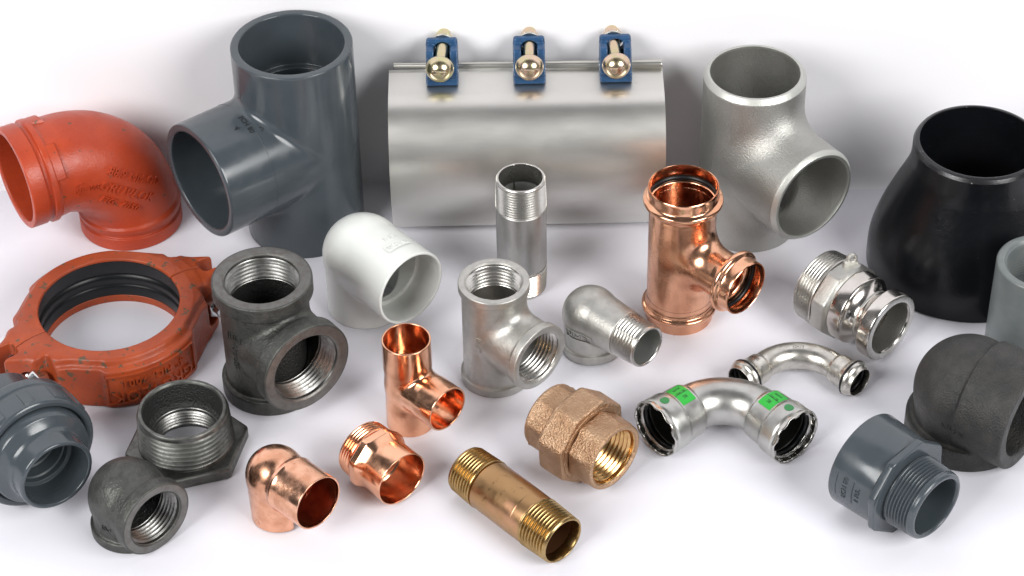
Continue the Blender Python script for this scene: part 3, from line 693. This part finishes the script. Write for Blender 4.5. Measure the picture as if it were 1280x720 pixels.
# ================================================================== pale grey coupling, black bushing
co = thing('plastic_coupling', 231.4, -49.1, 0, 'pale grey smooth plastic coupling standing upright at the right edge before the black reducer', 'pipe coupling')
H = 50
build('body', rev(up(), [(10, 15), (H - 2.4, 15.2), (H - .6, 16.2), (H, 16.8), (H, 19.2), (H - .7, 19.9), (.6, 20.3), (0, 19.8), (0, 16)], .5, 160), M['cpvc'], co)
build('threaded_bore', rev(up(), [(H - 1.2, 15.9), T(H - 1.6, H - 20, 15.4, 15.0, .22, 1.5), (H - 22, 14)], .2, 160), M['cpvc'], co)
bu = thing('hex_bushing', -141.2, -104.2, -13, 'black iron hexagonal bushing with outer thread, lying on its hexagon behind the small iron elbow', 'pipe bushing')
H = 24.0
build('hex_flange', rev(up(), [(0, 17, 6), (0, 22.9, 6), (.5, 23.6, 6), (5.2, 23.6, 6), (5.9, 22.7, 6), (6.0, 19.4)], .35, 192), M['iron_thread'], bu, 30)
build('male_thread', rev(up(), [(5.9, 18.8), T(6.2, H - 1.5, 20.7, 19.7, 1.5, 2.2), (H - .9, 19.2), (H, 18.7), (H, 17.4), (H - 1, 16.9)], .25, 176), M['iron_thread'], bu)
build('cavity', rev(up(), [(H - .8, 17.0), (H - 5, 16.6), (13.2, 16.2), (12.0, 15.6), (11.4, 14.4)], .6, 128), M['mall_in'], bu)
build('threaded_bore', rev(up(), [(11.6, 15.0), (11.2, 14.3), T(10.9, .8, 14.1, 14.1, .7, 1.6), (0, 14.8), (0, 18)], .2, 176), M['iron_cut'], bu)

# ================================================================== lying fittings
def at_front(x, y, az, L):
    a_ = math.radians(az); return x - math.sin(a_) * L / 2, y + math.cos(a_) * L / 2
L = 27.2; x, y = at_front(-47.4, -139, 40.9, L)
ad = thing('copper_adapter', x, y, 40.9, 'bright copper male adapter lying on its side right of the pale copper elbow', 'pipe adapter')
fr = lying(L, 13.6)
build('body', rev(fr, [(14, 11.5), (.6, 11.75), (0, 12.0), (0, 12.4), (.3, 12.5), (10.2, 12.3), (11.6, 12.5), (14.6, 13.2, 8), (15.2, 13.5, 8), (18.4, 13.5, 8), (18.9, 12.9, 8), (19.1, 12.0)], .35, 192), M['copper'], ad, 30)
build('male_thread', rev(fr, [(18.9, 12.0), T(19.1, L - .5, 13.15, 12.7, .95, 1.5), (L, 11.6), (L, 9.6), (L - 2, 9.5), (14, 10.2)], .2, 176), M['copper'], ad)
build('bore', rev(fr, [(20, 9.6), (15, 9.9), (13.4, 11.4), (.8, 11.72)], .3), M['copper'], ad)

L = 58.9; x, y = at_front(18.8, -174, 42.2, L)
bn = thing('brass_nipple', x, y, 42.2, 'long red-brass pipe nipple lying at the front centre with bright threads at both ends', 'pipe nipple')
fr = lying(L, 11.0)
build('pipe', rev(fr, [(15.2, 10.2), (15.8, 11.1), (21.0, 11.1), (21.2, 11.18), (L - 14.2, 11.1), (L - 13.6, 10.3)], .3), M['brass'], bn)
build('thread', rev(fr, [(5, 9.2), (1.0, 9.35), (0, 9.75), (0, 10.3), (.4, 10.55), T(.6, 15.4, 10.8, 11.4, 1.15, 1.62), (15.6, 10.3)], .2, 176), M['brass_cut'], bn)
build('thread', rev(fr, [(L - 13.8, 10.3), T(L - 13.6, L - .6, 11.4, 10.8, 1.15, 1.62), (L, 10.2), (L, 9.4)], .2, 176), M['brass_cut'], bn)
build('bore', rev(fr, [(4.9, 9.18), (12, 9.15), (L - 6, 9.15), (L, 9.4)], .2), M['brass_in'], bn)

L = 39.2; x, y = at_front(41.7, -134.3, 44.7, L)
un = thing('bronze_union', x, y, 44.7, 'rough cast bronze pipe union with an octagonal centre nut, lying before the green-labelled bend', 'pipe union')
fr = lying(L, 19.0); ROT = Fr((0, -L / 2, 19.0), (0, 1, 0), (math.cos(math.radians(4)), 0, math.sin(math.radians(4))))
build('front_end', rev(ROT, [(.8, 12.9), (0, 13.6), (0, 14.9), (.5, 15.3), (2.4, 15.4), (4.4, 15.0, 8), (12.4, 15.0, 8), (13.6, 14.0)], .5, 192), M['bronze'], un, 25)
build('centre_nut', rev(ROT, [(13.6, 13.0), (13.2, 17.4), (13.2, 18.4, 8), (14.0, 19.0, 8), (25.4, 19.2, 8), (26.6, 18.6, 8), (27.6, 15.4), (27.8, 12)], .6, 192), M['bronze'], un, 25)
build('recess_ring', rev(ROT, [(13.4, 17.3), (12.7, 17.3), (12.7, 15.2), (13.8, 14)], .3, 128), M['bronze'], un, 25)
build('rear_end', rev(ROT, [(26, 12), (27, 13.9), (28.2, 14.4, 8), (36.6, 14.4, 8), (37.6, 15.0), (L - .5, 14.8), (L, 14.2), (L, 11)], .5, 192), M['bronze'], un, 25)
build('threaded_bore', rev(ROT, [(.7, 13.0), (1.2, 12.6), T(1.5, 16, 12.6, 12.2, .95, 2.1), (16.4, 12.9), (17, 11.0), (34, 11.0)], .2, 176), M['bronze_cut'], un)
build('raised_lettering', text('B', 4.5, .6, lambda u, v, w: tuple(ROT.pt(13.15 - w, 16.4 + v, math.radians(-52) + u / 16.4))), M['bronze'], un, 30)

L = 43.9; x, y = at_front(167.2, -54.5, 42.4, L)
ck = thing('camlock_adapter', x, y, 42.4, 'polished stainless camlock adapter with grooved nose and threaded back, lying beside the black reducer', 'pipe adapter')
fr = lying(L, 18.4)
build('grooved_nose', rev(fr, [(1.0, 12.4), (0, 13.0), (0, 16.0), (.5, 16.4), (6.2, 16.4), (6.8, 15.8)] + [(6.8 + 9.4 * t, 15.8 - 3.4 * math.sin(PI * min(1, t * 1.0)) ** .8 * (1) if 0 < t < 1 else 15.9) for t in np.linspace(0.02, .98, 18)] + [(16.3, 16.2), (17.0, 16.6), (23.2, 16.6), (23.6, 16.2), (23.8, 14)], .25, 176), M['ss_pol'], ck, 50)
build('nose_face', rev(fr, [(1.4, 12.55), (-.06, 12.9), (-.08, 15.8), (.4, 16.3)], .2, 176), M['ss_cut'], ck)
build('hex_collar', rev(fr, [(23.5, 14), (23.6, 16.6), (24.6, 17.3, 8), (25.2, 17.6, 8), (31.6, 17.6, 8), (32.2, 17.0, 8), (32.3, 15)], .4, 192), M['ss_cast'], ck, 25)
build('male_thread', rev(fr, [(32.0, 15.5), T(32.4, L - .7, 17.7, 16.9, 1.05, 1.5), (L, 15.6), (L, 13)], .2, 176), M['ss_cut'], ck)
build('bore', rev(fr, [(1.2, 12.5), (4, 12.45), (L - 2, 12.4), (L, 13)], .2), M['blast'], ck)
def earf(x, y, z):
    u = x; v = z
    d = smin(np.sqrt((u) ** 2 + (v - 3.9) ** 2) - 2.5, box(u, y, v, (0, 0, .8), (3.6, 5, 1.6), .6), 1.5)
    d = smax(d, np.abs(y) - .95, .5)
    return smax(d, 1.2 - np.sqrt(u * u + (v - 3.9) ** 2), .4)
ev, ef = iso(earf, (-5, -2, -2), (5, 2, 7.5), .18)
A_ = math.radians(12); ev = np.stack([ev[:, 1] * .4 + ev[:, 0] * .92, ev[:, 1] * .92 - ev[:, 0] * .4, ev[:, 2]], 1)
ev = np.stack([ev[:, 0] * math.cos(A_) + ev[:, 2] * math.sin(A_), ev[:, 1], ev[:, 2] * math.cos(A_) - ev[:, 0] * math.sin(A_)], 1)
build('chain_ear', (ev + np.array((17.3 * math.sin(A_), 28.6 - L / 2, 18.4 + 17.3 * math.cos(A_))), ef), M['ss_cast'], ck, None)
build('raised_lettering', text('304', 3.4, .6, on_cyl(fr, 17.7, 28.4, math.radians(-202), 'p', 1, -1)), M['ss_cast'], ck, 30)

L = 40.1; x, y = at_front(170.6, -169.1, 41.5, L)
pa = thing('plastic_adapter', x, y, 41.5, 'dark grey plastic male adapter with threaded nose, lying on its side at the lower right', 'pipe adapter')
fr = lying(L, 21.3); fro = Fr((0, -L / 2, 21.3), (0, 1, 0), (math.cos(.12), 0, math.sin(.12)))
build('male_thread', rev(fr, [(8, 12.7), (1.2, 12.8), (0, 13.4), (0, 14.5), (.8, 15.4), (1.8, 15.6), T(2.0, 14.0, 15.7, 16.4, 1.0, 1.42), (14.4, 15.4), (15.4, 15.2)], .3, 192), M['pvc'], pa)
build('bore', rev(fr, [(1.0, 12.75), (3, 12.65), (30, 12.4), (31, 10)], .2), M['pvc_in'], pa)
build('octagonal_flange', rev(fro, [(15.0, 15), (15.0, 20.4), (15.4, 21.1, 8), (18.2, 21.1, 8), (18.7, 20.6, 8), (19.2, 18)], .4, 192), M['pvc'], pa, 25)
build('socket', rev(fr, [(18.5, 19.5), (19.0, 20.3), (L - .6, 21.3), (L, 20.9), (L, 17), (28, 17)], .5, 176), M['pvc'], pa)
build('raised_frame', join(patch(fr, 27.6, 28.0, math.radians(168), math.radians(200), 20.85, .25, 3, 16), patch(fr, 36.0, 36.4, math.radians(168), math.radians(200), 21.1, .25, 3, 16)), M['pvc'], pa)
build('raised_lettering', text('SCH 80', 3.4, .5, on_cyl(fr, 21.1, 32.0, math.radians(186), 'p', 1, -1)), M['pvc'], pa, 30)
build('raised_lettering', text('1 1/2"', 3.0, .5, on_cyl(fr, 20.85, 25.4, math.radians(186), 'p', 1, -1)), M['pvc'], pa, 30)

a_ = math.radians(36.3); fx, fy = -188.6, -146.3; L = 52
pu = thing('plastic_union', fx - math.sin(a_) * 26, fy + math.cos(a_) * 26, 36.3, 'dark grey plastic union with a broad ring nut, before the orange coupling', 'pipe union')
fr = lying(L, 26.6)
build('front_socket', rev(fr, [(14, 14.0), (1.0, 14.4), (0, 14.8), (0, 16.0), (.7, 16.6), (8.0, 16.7), (9.8, 17.4), (11.6, 19.6), (12.6, 21.6), (15, 22.3), (19, 22.4), (21.5, 21)], .5, 160), M['pvc'], pu, 50)
build('bore', rev(fr, [(.8, 14.4), (3, 14.35), (13.4, 14.0), (13.8, 12.3), (16.2, 12.2), (16.6, 11.4), (22.0, 11.2), (22.3, 10.4), (34, 10)], .25, 160), M['pvc_in'], pu)
build('ring_nut', rev(fr, [(20, 22.0), (16.9, 23.1), (16.4, 23.8), (16.4, 25.6), (17.2, 26.5), (27.6, 26.9), (28.2, 26.2), (28.8, 26.2), (29.4, 26.8), (33.6, 26.6), (34.4, 25.6), (34.6, 20)], .4, 200), M['pvc'], pu, 40)
def npad(p):
    v, f = patch(fr, 18.6, 26.6, math.radians(p - 4.6), math.radians(p + 4.6), 26.62, .42, 4, 8)
    v2, f2 = patch(fr, 18.3, 26.9, math.radians(p - 5.1), math.radians(p + 5.1), 26.5, 0, 4, 8)
    n = 32; rim = list(range(8)) + [15, 23, 31] + [30, 29, 28, 27, 26, 25, 24] + [16, 8]
    return np.concatenate([v, v2]), [tuple(q) for q in f.tolist()] + [(a, b, b + n, a + n) for a, b in zip(rim, rim[1:] + rim[:1])]
for p in range(0, 360, 30): build('grip_pad', npad(p + 3), M['pvc'], pu, 30)
build('rear_socket', rev(fr, [(34, 19), (36, 18.4), (L - .6, 18.2), (L, 17.6), (L, 15)], .5), M['pvc'], pu)

# ================================================================== press bends
def rotz(v, d): a = math.radians(d); return (v[0] * math.cos(a) - v[1] * math.sin(a), v[0] * math.sin(a) + v[1] * math.cos(a), v[2])
def hd(az): a = math.radians(az); return np.array((math.sin(a), -math.cos(a), 0))
# large bend: mouths at (59,-109) heading -54 and (119.7,-119.8) heading 40.4
PL, PRt = np.array((59.0, -109.1, 0)), np.array((119.7, -119.8, 0)); aL, aR = -51.5, 38.5; arm_ = 42.5
corner = (PL - arm_ * hd(aL) + PRt - arm_ * hd(aR)) / 2
pb = thing('press_bend', corner[0], corner[1], 0, 'larger grey steel press bend with green labels, lying flat right of the bronze union', 'pipe bend')
zc = 12.9
bd2 = Bend(arm_ * hd(aL) + np.array((0, 0, zc)), -hd(aL), hd(aR), arm_, arm_, 23.0); LL = bd2.L
def side_prof(s0, d):      # from the tube towards a mouth
    return [(s0 + d * 21.4, 10.35), (s0 + d * 20.6, 10.9), (s0 + d * 19.8, 11.8), (s0 + d * 12, 12.15), (s0 + d * 10.6, 12.3), (s0 + d * 9.8, 12.9), (s0 + d * 3.2, 13.0), (s0 + d * 2.2, 12.5)]
lo_ = side_prof(0, 1); hi_ = side_prof(LL, -1)
build('body', rev(bd2, lo_[::-1] + hi_, .5, 144, dense=1.5), M['press_steel'], pb, 60)
def mouth(s0, d, sh):
    build('wavy_lip', rev(bd2, [(s0 + d * 2.4, 12.55), (s0 + d * 1.6, 12.9), (s0 + d * .5, 13.1), (s0, 12.9), (s0 + d * .1, 12.5), (s0 + d * .8, 12.1), (s0 + d * 3.5, 12.0)], .2, 168,
          wob=lambda s, r, p: (s + d * .25 * np.cos(11 * p), r + .2 * np.cos(11 * p) * (np.abs(s - s0) < 1.9))), M['cage'], pb, 60)
    g_ = build('grip_ring', rev(bd2, [(s0 + d * 2.4, 11.9), (s0 + d * 2.6, 11.1), (s0 + d * 3.0, 10.7), (s0 + d * 3.5, 10.6), (s0 + d * 3.9, 11.2), (s0 + d * 4.4, 12)], .2, 144), M['cage'], pb, 60)
    T_ = []
    for i in range(11):
        p = 2 * PI * (i + .5) / 11
        for (sa, sb, ra) in ((.3, 2.7, 11.95),):
            v, f = patch(bd2, s0 + d * sa, s0 + d * sb, p - .10, p + .10, ra, 0, 3, 4); v2, _ = patch(bd2, s0 + d * sa, s0 + d * sb, p - .10, p + .10, ra - .5, 0, 3, 4)
            n = 12; rim = [0, 1, 2, 3, 7, 11, 10, 9, 8, 4]
            T_.append((np.concatenate([v, v2]), [tuple(q) for q in f.tolist()] + [tuple(k + n for k in q) for q in f.tolist()] + [(a, b, b + n, a + n) for a, b in zip(rim, rim[1:] + rim[:1])]))
    build('grip_teeth', join(*T_), M['cage'], g_, 30)
    build('seal_ring', torus(Fr(bd2.pt(s0 + d * 5.2, 0, 0), (-d) * (bd2.pt(s0 + d * 5, 0, 0) - bd2.pt(s0 + d * 6, 0, 0)), (0, 0, 1)), 0, 11.2, 1.3), M['rubber'], pb)
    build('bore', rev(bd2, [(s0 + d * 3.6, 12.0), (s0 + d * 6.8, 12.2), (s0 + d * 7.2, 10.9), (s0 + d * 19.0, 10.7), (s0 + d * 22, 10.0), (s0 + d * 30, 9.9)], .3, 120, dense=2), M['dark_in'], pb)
mouth(0, 1, 0); mouth(LL, -1, 0)
# phi convention on this bend: B = D0 x D1 ; up/down checked from its z
upphi = 0 if bd2.B[2] > 0 else PI
def lab(s0, d, w0, w1):
    sa, sb = s0 + d * 11.4, s0 + d * 18.6
    P_ = build('green_label', patch(bd2, min(sa, sb), max(sa, sb), upphi + w0, upphi + w1, 12.22, .05, 6, 24), M['green'], pb)
    mid = (sa + sb) / 2
    sgn_ = 1
    for k, (txt, dp, sz) in enumerate((('PN16', .25, 1.7), ('DN 28', .48, 1.7), ('28', .72, 2.2))):
        build('label_print', text(txt, sz, .04, lambda u, v, w: tuple(bd2.pt(mid + u * 1.0, 12.33 + w, upphi + w0 + (w1 - w0) * dp + v / 12.3))), M['ink'], P_)
    lw = .012
    build('label_print', patch(bd2, min(sa, sb), max(sa, sb), upphi + w0 + (w1 - w0) * .52, upphi + w0 + (w1 - w0) * .52 + .02, 12.24, .06, 4, 3), M['ink'], P_)
lab(0, 1, -.52, .46); lab(LL, -1, -.52, .46)
for s0, d in ((0, 1), (LL, -1)): build('green_dot', dot(bd2, s0 + d * 6.0, upphi + (-.05), 2.1, 13.07), M['green_dark'], pb)

PL, PRt = np.array((98.9, -75.1, 0)), np.array((151.3, -80.3, 0)); aL, aR = -47.5, 42.5; arm_ = 37.2
corner = (PL - arm_ * hd(aL) + PRt - arm_ * hd(aR)) / 2
pc = thing('press_bend', corner[0], corner[1], 0, 'smaller pale stainless press bend lying flat behind the larger green-labelled one', 'pipe bend')
zc = 8.3
bd3 = Bend(arm_ * hd(aL) + np.array((0, 0, zc)), -hd(aL), hd(aR), arm_, arm_, 21.0); LL = bd3.L
def sp(s0, d):
    return [(s0 + d * 14.6, 6.0), (s0 + d * 13.8, 6.3), (s0 + d * 13.2, 6.85), (s0 + d * 8.0, 7.0), (s0 + d * 7.2, 7.2), (s0 + d * 6.4, 7.8), (s0 + d * 5.2, 8.3), (s0 + d * 3.9, 8.3), (s0 + d * 2.8, 8.0), (s0 + d * 2.0, 7.2), (s0 + d * 1.4, 7.0), (s0 + d * .1, 6.9), (s0, 6.7), (s0 + d * .15, 6.45), (s0 + d * 2.6, 6.5), (s0 + d * 3.0, 7.6)]
build('body', rev(bd3, sp(0, 1)[::-1] + sp(LL, -1), .3, 128, dense=1.2), M['press_pale'], pc, 60)
for s0, d in ((0, 1), (LL, -1)):
    build('seal_ring', torus(Fr(bd3.pt(s0 + d * 4.6, 0, 0), d * (bd3.pt(s0 + d * 5, 0, 0) - bd3.pt(s0 + d * 6, 0, 0)), (0, 0, 1)), 0, 7.4, 1.1), M['rubber'], pc)
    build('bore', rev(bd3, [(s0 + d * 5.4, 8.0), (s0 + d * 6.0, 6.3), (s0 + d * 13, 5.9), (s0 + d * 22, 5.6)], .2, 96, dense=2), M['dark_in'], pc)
upphi3 = 0 if bd3.B[2] > 0 else PI
build('etched_print', text('22x1,2', 2.0, .04, lambda u, v, w: tuple(bd3.pt(LL / 2 + u, 6.02 + w, upphi3 + .15 + v / 6.1))), M['brown_ink'], pc)
build('etched_print', text('DN20', 2.3, .04, lambda u, v, w: tuple(bd3.pt(10.6 - v, 7.0 + w, upphi3 - .2 + u / 7.4))), M['brown_ink'], pc)

# ================================================================== camera, lamps, world
th, fpx, ro = math.radians(40.017), 3100.08, math.radians(-1.108); D = 1150.0
Cc = np.array((0, -D * math.cos(th), D * math.sin(th))); Fw = -Cc / D; Rr = np.array((1., 0, 0)); Uu = np.cross(Rr, Fw)
R2 = math.cos(ro) * Rr + math.sin(ro) * Uu; U2 = -math.sin(ro) * Rr + math.cos(ro) * Uu
cam = bpy.data.cameras.new('camera'); co_ = bpy.data.objects.new('camera', cam); C.objects.link(co_)
mw = Matrix(((R2[0], U2[0], -Fw[0], Cc[0] * K), (R2[1], U2[1], -Fw[1], Cc[1] * K), (R2[2], U2[2], -Fw[2], Cc[2] * K), (0, 0, 0, 1)))
co_.matrix_world = mw; cam.lens = fpx / 1280 * 36; cam.sensor_width = 36; cam.clip_start = .05; cam.clip_end = 50
sc.camera = co_
def area(name, pos, target, size, power, col=(1, 1, 1)):
    l = bpy.data.lights.new(name, 'AREA'); l.shape = 'DISK'; l.size = size * K; l.energy = power; l.color = col
    o = bpy.data.objects.new(name, l); C.objects.link(o); o.location = [p * K for p in pos]
    o.rotation_euler = (Vector(target) - Vector(pos)).to_track_quat('-Z', 'Y').to_euler(); return o
area('softbox', (-1080, -1060, 1020), (0, 0, 60), 980, 58, (1, .99, .98))
area('softbox', (1080, -1060, 1020), (0, 0, 60), 980, 58, (1, .99, .98))
w = bpy.data.worlds.new('World'); sc.world = w; w.use_nodes = True
bg = w.node_tree.nodes['Background']; bg.inputs[0].default_value = (.92, .94, 1, 1); bg.inputs[1].default_value = .10
vs = sc.view_settings; vs.view_transform = 'Standard'; vs.look = 'None'; vs.exposure = 0; vs.gamma = 1
sc.cycles.max_bounces = 8; sc.cycles.glossy_bounces = 5; sc.cycles.diffuse_bounces = 4
